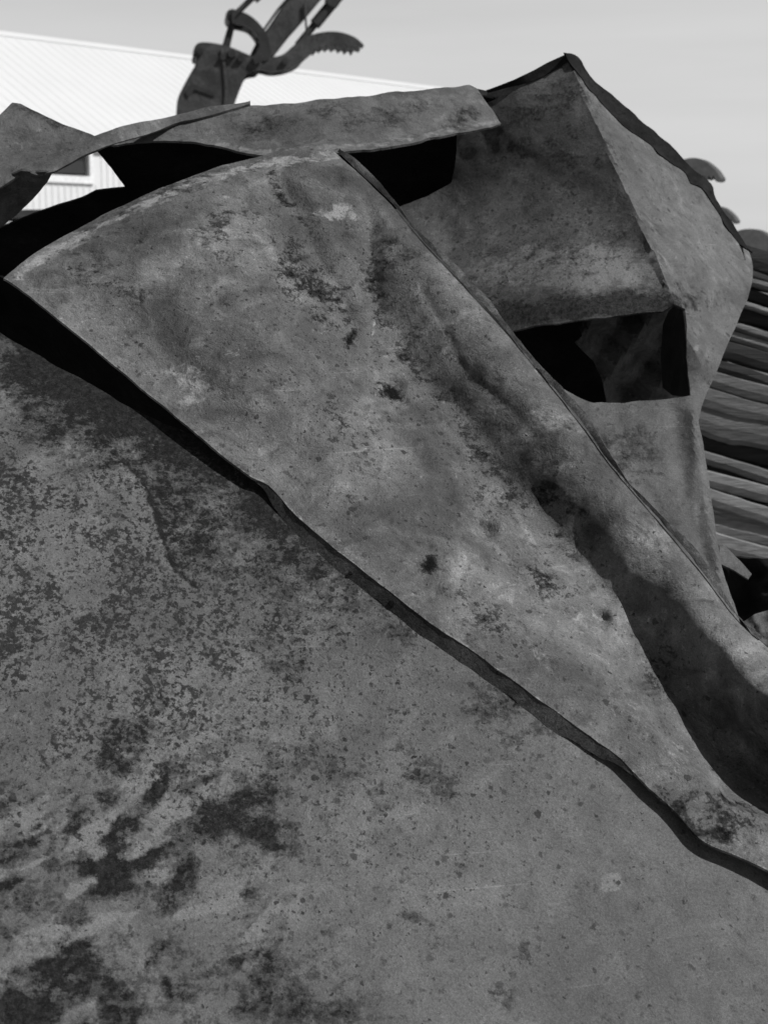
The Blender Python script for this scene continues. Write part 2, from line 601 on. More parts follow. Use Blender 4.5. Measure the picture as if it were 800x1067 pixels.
class MB:
    def __init__(s):
        s.v = []; s.f = []

    def quadbox(s, P):
        """8 points: four below, four above, same order"""
        k = len(s.v); s.v += [tuple(p) for p in P]
        s.f += [(k + 3, k + 2, k + 1, k), (k + 4, k + 5, k + 6, k + 7)]
        s.f += [(k + i, k + (i + 1) % 4, k + 4 + (i + 1) % 4, k + 4 + i) for i in range(4)]

    def poly_prism(s, A, B):
        k = len(s.v); n = len(A)
        s.v += [tuple(p) for p in A] + [tuple(p) for p in B]
        s.f += [tuple(range(k, k + n)), tuple(range(k + 2 * n - 1, k + n - 1, -1))]
        s.f += [(k + (i + 1) % n, k + i, k + n + i, k + n + (i + 1) % n) for i in range(n)]

    def tube(s, a, b, r0, r1=None, n=14, caps=True):
        a = np.array(a, float); b = np.array(b, float); r1 = r0 if r1 is None else r1
        d = (b - a) / np.linalg.norm(b - a)
        h = np.array([0, 0, 1.0]) if abs(d[2]) < 0.9 else np.array([1.0, 0, 0])
        u = np.cross(d, h); u /= np.linalg.norm(u); w = np.cross(d, u)
        k = len(s.v)
        for p, r in ((a, r0), (b, r1)):
            for i in range(n):
                t = 2 * math.pi * i / n
                s.v.append(tuple(p + r * (math.cos(t) * u + math.sin(t) * w)))
        s.f += [(k + i, k + (i + 1) % n, k + n + (i + 1) % n, k + n + i) for i in range(n)]
        if caps:
            s.f += [tuple(range(k + n - 1, k - 1, -1)), tuple(range(k + n, k + 2 * n))]

    def build(s, name, mat, parent=None, loc=None, bevel=0.0, smooth=False):
        o = add_mesh(name, s.v, s.f, mat, parent, loc, smooth)
        bmm = bmesh.new(); bmm.from_mesh(o.data)
        bmesh.ops.recalc_face_normals(bmm, faces=bmm.faces)
        bmm.to_mesh(o.data); bmm.free()
        if bevel:
            md = o.modifiers.new('bevel', 'BEVEL'); md.width = bevel; md.segments = 2; md.limit_method = 'ANGLE'
        if smooth:
            o.data.set_sharp_from_angle(angle=R(40))
        return o


# the near wall with its window opening, vertical battens
WT0, WT1, WZ0, WZ1 = -0.80, 0.50, 3.98, 4.68      # window opening (t, z)


def wallbox(mb, t0, t1, z0, z1, o0, o1):
    mb.quadbox([bpt(t0, o0, z0), bpt(t1, o0, z0), bpt(t1, o1, z0), bpt(t0, o1, z0), bpt(t0, o0, z1), bpt(t1, o0, z1), bpt(t1, o1, z1), bpt(t0, o1, z1)])


w = MB()
wallbox(w, T0, WT0, 0, EAVE, -0.2, 0)
wallbox(w, WT1, T1, 0, EAVE, -0.2, 0)
wallbox(w, WT0, WT1, 0, WZ0, -0.2, 0)
wallbox(w, WT0, WT1, WZ1, EAVE, -0.2, 0)
t = T0 + 0.1
while t < T1:
    if not (WT0 - 0.25 < t < WT1 + 0.25):
        wallbox(w, t, t + 0.035, 0.05, EAVE - 0.05, 0.003, 0.016)
    else:
        wallbox(w, t, t + 0.035, 0.05, WZ0 - 0.22, 0.003, 0.016)
        wallbox(w, t, t + 0.035, WZ1 + 0.16, EAVE - 0.05, 0.003, 0.016)
    t += 0.2
w.build('wall', M_WALL, barn)
w = MB(); wallbox(w, T0, T1, 0, EAVE, -2 * HW, -2 * HW + 0.2); w.build('wall', M_WALL, barn)
for te in (T0, T1):
    w = MB()
    i0 = te + (0.2 if te == T0 else -0.2)
    P = [(-0.21, 0), (-0.21, EAVE), (-HW, RIDGE - 0.1), (-2 * HW + 0.21, EAVE), (-2 * HW + 0.21, 0)]
    w.poly_prism([bpt(te, o, z) for o, z in P], [bpt(i0, o, z) for o, z in P])
    w.build('gable_wall', M_WALL, barn)
# ribbed roof
w = MB()
sl_ = (RIDGE - EAVE) / HW
OV = 0.10
for sgn in (1, -1):
    oe = OV if sgn > 0 else -2 * HW - OV
    zr, ze = RIDGE, EAVE - OV * sl_
    w.quadbox([bpt(T0 - .3, oe, ze), bpt(T1 + .3, oe, ze), bpt(T1 + .3, -HW, zr), bpt(T0 - .3, -HW, zr),
               bpt(T0 - .3, oe, ze + .12), bpt(T1 + .3, oe, ze + .12), bpt(T1 + .3, -HW, zr + .12), bpt(T0 - .3, -HW, zr + .12)])
    t = T0 - 0.25
    while t < T1:
        w.quadbox([bpt(t, oe, ze + .123), bpt(t + .10, oe, ze + .123), bpt(t + .10, -HW + .1 * sgn, zr + .123 - .1 * sl_), bpt(t, -HW + .1 * sgn, zr + .123 - .1 * sl_),
                   bpt(t + .03, oe, ze + .135), bpt(t + .07, oe, ze + .135), bpt(t + .07, -HW + .1 * sgn, zr + .135 - .1 * sl_), bpt(t + .03, -HW + .1 * sgn, zr + .135 - .1 * sl_)])
        t += 0.39
w.build('roof', M_ROOF, barn)
g_ = MB(); wallbox(g_, T0 - .3, T1 + .3, EAVE - OV * sl_ - .06, EAVE - OV * sl_ + .07, OV + .003, OV + .12); g_.build('gutter', M_TRIM, barn)
g_ = MB()
for a_, b_ in ((-0.35, 0.0), (0.0, 0.35)):
    z0_ = lambda o: RIDGE + 0.14 - abs(o) * sl_
    g_.quadbox([bpt(T0 - .3, -HW + a_, z0_(a_)), bpt(T1 + .3, -HW + a_, z0_(a_)), bpt(T1 + .3, -HW + b_, z0_(b_)), bpt(T0 - .3, -HW + b_, z0_(b_)),
                bpt(T0 - .3, -HW + a_, z0_(a_) + .03), bpt(T1 + .3, -HW + a_, z0_(a_) + .03), bpt(T1 + .3, -HW + b_, z0_(b_) + .03), bpt(T0 - .3, -HW + b_, z0_(b_) + .03)])
g_.build('ridge_cap', M_ROOF, barn)
# window
win = MB(); wallbox(win, WT0 + .06, WT1 - .06, WZ0 + .06, WZ1 - .06, -0.12, -0.10)
wf = MB()
wallbox(wf, WT0 - .12, WT1 + .12, WZ0 - .2, WZ0, -.08, .06); wallbox(wf, WT0 - .12, WT1 + .12, WZ1, WZ1 + .12, -.08, .05)
wallbox(wf, WT0 - .12, WT0 - .001, WZ0 + .001, WZ1 - .001, -.08, .05); wallbox(wf, WT1 + .001, WT1 + .12, WZ0 + .001, WZ1 - .001, -.08, .05)
fr = wf.build('window', M_TRIM, barn)
o = win.build('pane', M_GLASS, fr)

# a tall stack of sawn timber in the yard, its top layers seen low through the gap at the left
c = at(np.array(-10.), np.array(220.), np.array(14.0))
mb = MB()
rg = np.random.default_rng(5)
z = 0.0
yaw = R(-14)
ux = np.array([math.cos(yaw), math.sin(yaw), 0]); uy = np.array([-math.sin(yaw), math.cos(yaw), 0])


def tbox(u0, u1, v0, v1, z0, z1):
    o_ = np.array([c[0], c[1], 0])
    P = [o_ + ux * u + uy * v + np.array([0, 0, zz]) for zz in (z0, z1) for (u, v) in ((u0, v0), (u1, v0), (u1, v1), (u0, v1))]
    mb.quadbox(P)


while z < c[2] - 0.02:
    for u in (-0.9, 0.9):
        tbox(u - .05, u + .05, -.45, .45, z, z + 0.035)
    for kk in range(4):
        o1, o2 = rg.uniform(-.08, .08, 2)
        tbox(-1.4 + o1, 1.4 + o2, -.45 + kk * .23, -.45 + kk * .23 + .2, z + 0.037, z + 0.037 + 0.085)
    z += 0.124
o = mb.build('timber_stack', M_WOOD[1], None, (c[0], c[1], 0), 0.006)
tag(o, 'grey stack of sawn timber far off, glimpsed below the barn wall at the left', 'timber stack')

# ------------------------------------------------------------------ excavator arm with bucket and thumb
EXD = 21.0
EXT = at(np.array(262.), np.array(70.), np.array(EXD))
exc = thing('excavator_arm', 'dark excavator arm with bucket and serrated thumb hanging above the scrap', 'excavator arm', tuple(EXT))
exc_ax = np.array([-0.15, 0.99, 0.0]); exc_ax /= np.linalg.norm(exc_ax)       # across the machine


def zx(p):
    """points read from the enlarged crop -> photo pixels"""
    return (160 + p[0] / 3.3333, p[1] / 3.3333)


def exq(p, o):
    x, y = zx(p)
    b_ = at(np.array(x), np.array(y), np.array(EXD))
    return b_ + exc_ax * o


def slab(pts, o0, o1, name, mat, parent, bevel=0.02):
    mb = MB()
    mb.poly_prism([exq(p, o0) for p in pts], [exq(p, o1) for p in pts])
    return mb.build(name, mat, parent, bevel=bevel)


side = [(80, 395), (84, 352), (108, 300), (150, 222), (135, 205), (145, 170), (175, 160), (250, 172), (330, 205), (368, 222), (362, 255), (322, 266), (300, 312), (282, 358), (262, 420), (236, 470), (180, 500), (120, 480), (88, 440)]
side_c = catmull(side, 4, True)
bk = bpy.data.objects.new('bucket', None)
bucket = slab(side_c, -0.38, -0.33, 'bucket', M_MACH, exc, 0.0)
slab(side_c, 0.33, 0.38, 'side_plate', M_MACH, bucket, 0.0)
mb = MB()
backline = catmull([(262, 421), (236, 468), (180, 496), (122, 477), (90, 438), (83, 394), (87, 353), (111, 302), (153, 222), (140, 205), (148, 173)], 4)
inn = [((p[0] - 185) * 0.94 + 185, (p[1] - 340) * 0.96 + 340) for p in backline]
for i in range(len(backline) - 1):
    a, b2, c2, d2 = backline[i], backline[i + 1], inn[i + 1], inn[i]
    mb.poly_prism([exq(p, -0.329) for p in (a, b2, c2, d2)], [exq(p, 0.329) for p in (a, b2, c2, d2)])
mb.build('back_plate', M_MACH_D, bucket)
slab([(236, 182), (246, 240), (252, 330), (246, 410), (232, 460), (224, 456), (238, 400), (243, 330), (237, 244), (228, 186)], -0.405, -0.381, 'stiffener', M_MACH, bucket, 0.005)
for p, r in (((238, 212), .045), ((298, 216), .05), ((160, 192), .05)):
    mb = MB(); mb.tube(exq(p, -0.43), exq(p, 0.43), r); mb.build('pin', M_MACH_D, bucket, smooth=True)
stick = catmull([(332, 196), (350, 160), (400, 95), (470, -20)], 5) + [(590, -20)] + catmull([(590, -20), (520, 70), (470, 125), (412, 200)], 5)[1:]
ext = [(332, 198), (352, 158), (400, 95), (470, -12), (900, -640), (1010, -640), (590, -12), (520, 72), (470, 128), (412, 202), (372, 214)]
slab(ext, -0.17, 0.17, 'stick', M_MACH, exc, 0.03)
mb = MB(); mb.tube(exq((380, 195), -0.30), exq((380, 195), 0.30), 0.11); mb.build('pin', M_MACH_D, exc, smooth=True)
# linkage: pin boss, link to the bucket, curved link to the stick
mb = MB(); mb.tube(exq((272, 66), -0.26), exq((272, 66), 0.26), 0.10); mb.build('pin', M_MACH_D, exc, smooth=True)
slab([(262, 80), (284, 84), (262, 178), (234, 174)], -0.22, -0.12, 'bucket_link', M_MACH_D, exc, 0.01)
slab([(262, 80), (284, 84), (262, 178), (234, 174)], 0.12, 0.22, 'bucket_link', M_MACH_D, exc, 0.01)
cl = catmull([(268, 50), (310, 55), (352, 82), (388, 128), (400, 175)], 5) + catmull([(366, 180), (358, 142), (332, 108), (300, 96), (270, 92)], 5)
slab(cl, -0.30, -0.18, 'guide_link', M_MACH_D, exc, 0.0)
slab(cl, 0.18, 0.30, 'guide_link', M_MACH_D, exc, 0.0)
mb = MB(); mb.tube(exq((276, 58), 0), exq((345, -8), 0), 0.045); mb.tube(exq((345, -8), 0), exq((640, -290), 0), 0.10)
mb.build('bucket_cylinder', M_ROD, exc, smooth=True)
mb = MB(); mb.tube(exq((298, 50), -.34), exq((362, -12), -.34), 0.014); mb.tube(exq((362, -12), -.34), exq((660, -300), -.34), 0.014)
mb.build('hose', M_MACH_D, exc, smooth=True)
mb = MB(); mb.tube(exq((500, 158), 0), exq((560, 85), 0), 0.055); mb.tube(exq((560, 85), 0), exq((640, -12), 0), 0.085); mb.tube(exq((640, -12), 0), exq((1000, -460), 0), 0.085)
mb.tube(exq((622, 2), -.12), exq((622, 2), .12), 0.11)
mb.build('thumb_cylinder', M_MACH_D, exc, smooth=True)
mb = MB(); mb.tube(exq((520, 20), -.2), exq((527, 120), -.2), 0.016); mb.build('hose', M_MACH_D, exc, smooth=True)
top = catmull([(330, 212), (385, 208), (440, 200), (480, 168), (520, 140), (575, 122), (635, 120), (690, 138), (723, 166)], 4)
teeth = [(723, 166), (719, 174), (700, 168), (692, 186), (682, 170), (668, 183), (660, 168), (645, 178), (637, 164), (622, 174), (613, 163), (600, 174), (592, 165), (578, 178), (572, 170), (558, 186), (552, 180)]
botm = catmull([(548, 186), (522, 208), (500, 232), (460, 250), (410, 257), (370, 250), (325, 255)], 4)
slab(top[:-1] + teeth + botm, -0.26, -0.14, 'thumb', M_MACH, exc, 0.0)
slab(top[:-1] + teeth + botm, 0.14, 0.26, 'thumb', M_MACH, exc, 0.0)
mb = MB(); mb.tube(exq((452, 222), -.30), exq((452, 222), .30), 0.05); mb.build('pin', M_MACH_D, exc, smooth=True)
for pts_ in ([(336, 214), (352, 196), (372, 206), (366, 232), (346, 238)], [(255, 190), (276, 186), (284, 206), (268, 216), (254, 208)]):
    slab(pts_, -0.44, -0.39, 'gusset', M_MACH_D, bucket, 0.005)
slab([(108, 330), (130, 300), (214, 330), (208, 346), (140, 322), (118, 350)], -0.40, -0.381, 'wear_strip', M_MACH_D, bucket, 0.003)
mb = MB(); mb.tube(exq((352, 150), -.2), exq((430, 40), -.2), 0.018); mb.tube(exq((430, 40), -.2), exq((500, -40), -.2), 0.018); mb.build('hose', M_MACH_D, exc, smooth=True)
# boom end, above the frame
slab([(880, -560), (1010, -560), (1900, -300), (1900, -420), (1020, -720), (900, -720)], -0.26, 0.26, 'boom', M_MACH, exc, 0.03)

# ------------------------------------------------------------------ grapple standing behind the scrap, three tines in view
GRD = 9.0
gl = at(np.array(720.), np.array(330.), np.array(GRD + 0.6))
grp = thing('scrap_grapple', 'scrap grapple with three curved serrated tine tips showing over the bent sheet', 'grapple', (gl[0], gl[1], 0.0))


def tine(tip, sc, dd, nm=7):
    """curved tine, tip at pixel `tip`, hooking right and down"""
    up = [(-95, 46), (-72, 16), (-52, -6), (-36, -14), (-20, -14), (-6, -4), (1, 6)]
    lo = [(0, 9), (-4, 10)]
    xs = np.linspace(-8, -38, nm)
    for i, x in enumerate(xs):
        yb = 3.5 - 4.5 * ((x + 20) / 16) ** 2 * 0.25
        lo += [(x + 1.6, yb + 0.2), (x - 0.6, yb + 4.6)]
    lo += [(-42, 6), (-56, 18), (-72, 34), (-84, 52)]
    P = catmull(up, 4) + lo
    mb = MB()
    ax = np.array([0.45, 0.89, 0]) * 0.07
    q = [at(np.array(tip[0] + p[0] * sc), np.array(tip[1] + p[1] * sc), np.array(dd)) for p in P]
    mb.poly_prism([a - ax for a in q], [a + ax for a in q])
    return mb.build('tine', M_TINE, grp, bevel=0.0)


tine((752, 180), 0.98, GRD)
tine((768, 226), 0.72, GRD + 2.2)
tine((815, 256), 1.15, GRD - 0.4)
mb = MB()
mb.tube(at(np.array(650.), np.array(232.), np.array(GRD + .1)), at(np.array(712.), np.array(330.), np.array(GRD - .3)), 0.12)
mb.tube(at(np.array(662.), np.array(250.), np.array(GRD + .1)), at(np.array(710.), np.array(272.), np.array(GRD + 2.2)), 0.10)
mb.build('crossbar', M_MACH_D, grp, smooth=True)
a = at(np.array(690.), np.array(300.), np.array(GRD)); 
mb = MB(); mb.tube((a[0], a[1], 0), a, 0.16); mb.build('post', M_MACH_D, grp, smooth=True)

# ------------------------------------------------------------------ timber pile at the right
planks = [  # y at x=735, height px, depth, material, label
    (244, 20, 4.740, 2, 'dark plank on top of the timber pile under the grapple tines'),
    (266, 9, 4.740, 2, 'thin dark lath second from the top of the timber pile'),
    (278, 7, 4.678, 1, 'thin grey lath near the top of the timber pile'),
    (288, 11, 4.740, 2, 'dark plank just below the uppermost thin grey lath'),
    (302, 6, 4.678, 0, 'thinnest pale lath high in the timber pile'),
    (311, 14, 4.740, 2, 'dark plank below the thinnest pale lath'),
    (327, 8, 4.670, 1, 'grey lath between two dark planks high in the pile'),
    (338, 9, 4.678, 0, 'pale plank wedged beside the right edge of the bent sheet'),
    (349, 18, 4.590, 2, 'thick plank darkened as the shaded gap, the broad black band in the pile'),
    (371, 13, 4.590, 2, 'dark plank just under the broad black band'),
    (386, 16, 4.528, 1, 'grey board under the dark plank in the timber pile'),
    (403, 18, 4.524, 1, 'second grey board under the broad black band'),
    (422, 26, 4.528, 1, 'blotched grey board in the middle of the timber pile, the tallest one'),
    (452, 17, 4.590, 2, 'plank darkened as the shaded gap under the blotched tall board'),
    (470, 11, 4.528, 1, 'narrow grey plank directly under the dark one in the middle'),
    (483, 7, 4.590, 2, 'thin dark lath under the narrow grey plank'),
    (491, 15, 4.528, 0, 'pale board next below the thin dark lath'),
    (507, 17, 4.520, 0, 'pale board, third from the foot of the timber pile'),
    (526, 6, 4.524, 1, 'thin grey lath between the lowest pale boards'),
    (533, 18, 4.528, 0, 'pale board, second from the foot of the timber pile'),
    (574, 34, 4.600, 2, 'dark beam low in the timber pile, first under the pale boards'),
    (612, 36, 4.610, 2, 'dark beam low in the timber pile, second under the pale boards'),
    (652, 36, 4.600, 2, 'dark beam low in the timber pile, third under the pale boards'),
    (692, 36, 4.610, 2, 'dark beam low in the timber pile, fourth under the pale boards'),
    (732, 36, 4.600, 2, 'dark beam low in the timber pile, fifth under the pale boards'),
    (772, 40, 4.610, 2, 'dark beam lying on the ground under the whole timber pile'),
    (553, 17, 4.524, 0, 'pale board at the very foot of the visible timber pile'),
]
for k, (ya, hp, dd, mi, lab) in enumerate(planks):
    dd = dd + 0.0031 * (k % 5)
    yb = ya + 18.5 + 2.4 * math.sin(k * 2.3)
    a = at(np.array(650.), np.array(ya - (yb - ya) * 85 / 65.), np.array(dd - 0.02))
    b2 = at(np.array(1080.), np.array(yb + (yb - ya) * 280 / 65.), np.array(dd + 0.1))
    hh = hp / FPX * dd
    dep = 0.16 + 0.1 * random.random()
    nseg = 110
    vs = []; fs = []
    u = (b2 - a)
    for i in range(nseg + 1):
        t = i / nseg
        c = a + u * t
        wv = 0.003 * math.sin(t * 6 + k * 2) + 0.0035 * fbm(np.array([t * 900.]), np.array([k * 50.]), 60, 4, 2)[0]
        h2 = hh * 1.24 * (1 + 0.06 * math.sin(t * 7 + k * 1.7) + 0.16 * fbm(np.array([t * 900.]), np.array([k * 50. + 20]), 70, 4, 3)[0])
        tw = 0.01 * math.sin(t * 5 + k)
        for (dy, dz) in ((0, 0), (dep, 0), (dep, -h2), (0.012, -h2), (0, -h2 * 0.85), (-0.004, -h2 * 0.5)):
            vs.append((c[0], c[1] + dy + tw, c[2] + dz + wv))
    m_ = 6
    for i in range(nseg):
        for j in range(m_):
            fs.append((i * m_ + j, i * m_ + (j + 1) % m_, (i + 1) * m_ + (j + 1) % m_, (i + 1) * m_ + j))
    fs.append(tuple(range(m_))); fs.append(tuple(nseg * m_ + j for j in range(m_ - 1, -1, -1)))
    mb = MB(); mb.v = vs; mb.f = fs
    o = mb.build('weathered_plank', M_WOOD[mi], None, (float(a[0]), float(a[1]), float(min(a[2], b2[2]) - hh)), 0.002)
    tag(o, lab, 'plank', 'planks in the timber pile at the right')

# ------------------------------------------------------------------ THE SCRAP PLATES
# 1 ---- low front plate
lowp = plane3((0, 1067, 1.70), (800, 1067, 1.84), (0, 350, 2.38))


def low_d(x, y):
    d = lowp(x, y)
    d = d + 0.006 * fbm(x, y, 260, 3, 1) + 0.0016 * fbm(x, y, 60, 3, 2)
    d = d - 0.03 * blob(x, y, 430, 640, 260, 90, 38)
    d = d + 0.012 * blob(x, y, 120, 980, 180, 120)
    # lifted layer of scale, its torn edge runs down from (130,488) to (190,600)
    e, s, p = dpoly(x, y, [(95, 405), (120, 470), (137, 489), (150, 500), (158, 522), (170, 560), (182, 592), (205, 612)])
    d = d + 0.0035 * sstep(-3, 3, np.where(s < 0, e, -e)) * blob(x, y, 160, 530, 150, 120) * 1.5
    # scratch of the long weld at lower right
    e, s, p = dpoly(x, y, [(690, 950), (640, 1005), (590, 1060)])
    d = d + 0.0012 * np.exp(-(e / 3) ** 2)
    return d


def low_w(x, y):
    wx = x + 22 * fbm(x, y, 50, 3, 7); wy = y + 22 * fbm(x, y, 50, 3, 8)
    CON = [(118, 470), (137, 489), (150, 500), (158, 522), (170, 560), (182, 592), (205, 612)]
    e, s, p = dpoly(x, y, CON)
    right = np.where(s < 0, e, -e)
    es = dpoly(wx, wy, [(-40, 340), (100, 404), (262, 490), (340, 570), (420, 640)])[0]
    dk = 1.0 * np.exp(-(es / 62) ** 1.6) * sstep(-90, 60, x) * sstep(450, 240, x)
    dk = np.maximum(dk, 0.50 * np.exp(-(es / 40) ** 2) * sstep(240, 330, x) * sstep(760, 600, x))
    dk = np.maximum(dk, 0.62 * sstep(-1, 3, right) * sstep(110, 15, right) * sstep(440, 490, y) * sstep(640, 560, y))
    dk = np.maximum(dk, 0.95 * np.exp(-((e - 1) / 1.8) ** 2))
    dk = np.maximum(dk, 0.45 * blob(wx, wy, 20, 380, 110, 40, 20))
    dk = np.maximum(dk, 0.85 * blob(wx, wy, 50, 1000, 150, 95))
    dk = np.maximum(dk, 0.80 * blob(wx, wy, 140, 885, 220, 85, -14))
    dk = np.maximum(dk, 0.95 * blob(wx, wy, 20, 1050, 80, 60))
    dk = np.maximum(dk, 0.62 * blob(wx, wy, 130, 770, 66, 30, -20))
    dk = np.maximum(dk, 0.85 * blob(wx, wy, 200, 1040, 150, 55))
    dk = np.maximum(dk, 0.75 * blob(wx, wy, 275, 890, 55, 75, 15))
    dk = np.maximum(dk, 0.6 * blob(wx, wy, 545, 1000, 55, 16, -45))
    dk = np.maximum(dk, 0.55 * blob(wx, wy, 447, 972, 22, 12, 20))
    dk = np.maximum(dk, 0.5 * blob(wx, wy, 540, 750, 50, 34, 40))
    dk = np.maximum(dk, 0.34 * blob(wx, wy, 440, 800, 50, 34, 10))
    dk = np.maximum(dk, 0.36 * blob(wx, wy, 295, 690, 36, 30, 10))
    dk = dk * np.where(y > 660, np.clip(0.82 + 1.5 * fbm(x + 20 * fbm(x, y, 50, 2, 73), y + 20 * fbm(x, y, 50, 2, 74), 46, 4, 71), 0.42, 1.25), 1.0)
    # wiped streaks swing up to the right through the crust
    stv = 1.25 * fbm((x * 0.80 - y * 0.60 + 30 * fbm(x, y, 120, 2, 41)) * 0.30, x * 0.60 + y * 0.80 + 40 * fbm(x, y, 150, 2, 42), 30, 3, 43)
    streak = sstep(0.16, 0.40, stv) * blob(x, y, 150, 920, 230, 190)
    dk = dk * (1 - 0.85 * streak)
    st2 = sstep(0.22, 0.42, fbm((wx * 0.75 - wy * 0.66) * 0.42, wx * 0.66 + wy * 0.75, 20, 3, 77)) * blob(x, y, 170, 900, 230, 180)
    dk = dk * (1 - 0.7 * st2)
    lt = np.maximum(np.maximum(1.1 * blob(wx, wy, 645, 913, 20, 11), 0.9 * streak), 0.6 * st2)
    lt = np.maximum(lt, 0.55 * blob(wx, wy, 150, 868, 16, 50, 28))
    lt = np.maximum(lt, 0.5 * blob(wx, wy, 60, 960, 120, 16, -20))
    lt = np.maximum(lt, 0.45 * blob(wx, wy, 235, 850, 60, 14, 20))
    lt = np.maximum(lt, 0.40 * blob(wx, wy, 360, 990, 60, 20, 20))
    lt = np.maximum(lt, 0.45 * blob(wx, wy, 20, 760, 60, 60))
    lt = np.maximum(lt, 0.34 * blob(wx, wy, 560, 1020, 50, 25, -30))
    lt = np.maximum(lt, 0.30 * blob(wx, wy, 690, 960, 60, 30, -30))
    lt = np.maximum(lt, 0.6 * np.exp(-(dpoly(x, y, [(403, 658), (385, 680), (362, 705)])[0] / 2.2) ** 2))
    sk = 1.0 * blob(x, y, 60, 620, 360, 220, 20)
    sk = np.maximum(sk, 0.52 * blob(x, y, 260, 740, 300, 150, 30))
    sk = np.maximum(sk, 0.30 * blob(x, y, 420, 800, 130, 90, 20))
    sk = np.maximum(sk, 0.2 * blob(x, y, 250, 900, 400, 200))
    return dk, lt, sk


lw = thing('front_plate', 'large flat rusty steel plate with dark speckles, lowest and nearest in the heap', 'steel plate', (0.0, 1.9, 0.1))
low_out = [(-330, 250), (-180, 268), (-60, 312), (0, 347), (50, 376), (100, 404), (150, 432), (200, 452), (262, 482), (420, 590), (560, 700), (660, 780), (740, 850), (900, 960), (1060, 1040), (1080, 1300), (1000, 1440), (500, 1450), (-200, 1430), (-260, 900)]
sheet('panel', low_out, low_d, M_LOW, lw, step=3.3, thick=0.006, jag=1.5, wear_shade=low_w, seed=3)

# 2 ---- fan-shaped folded plate
TOPL = catmull([(4, 290), (30, 268), (60, 250), (140, 208), (210, 180), (262, 165), (305, 158), (345, 154)], 5)
RIGHTL = catmull([(345, 154), (375, 182), (408, 214), (432, 243), (470, 284), (520, 338), (560, 386), (600, 436), (640, 490), (690, 548), (735, 603), (765, 643), (800, 676), (860, 730), (930, 800)], 4)
LOWL = catmull([(930, 975), (800, 907), (770, 893), (742, 882), (722, 868), (700, 842), (676, 822), (655, 800), (640, 786), (600, 757), (560, 728), (500, 684), (450, 650), (400, 612), (350, 572), (305, 533), (280, 506), (262, 497), (240, 481), (200, 447), (140, 398), (80, 348), (30, 308), (4, 290)], 3)
fan_base = plane3((4, 290, 2.415), (800, 907, 1.925), (345, 154, 2.72))
VALLEY = catmull([(378, 190), (386, 250), (396, 330), (470, 428), (550, 525), (630, 618), (705, 708), (760, 770), (820, 828), (920, 915)], 4)
RIDGEL = catmull([(352, 168), (400, 222), (460, 290), (548, 396), (628, 508), (690, 580), (742, 655), (780, 700), (830, 745), (920, 815)], 4)


VP = np.array(VALLEY)
VW_D = dpoly(VP[:, 0], VP[:, 1], RIDGEL)[0]
VW_D = np.convolve(np.r_[[VW_D[0]] * 4, VW_D, [VW_D[-1]] * 4], np.ones(9) / 9, 'valid')
VW_P = np.r_[0, np.cumsum(np.hypot(*np.diff(VP, axis=0).T))]
VW_P /= VW_P[-1]


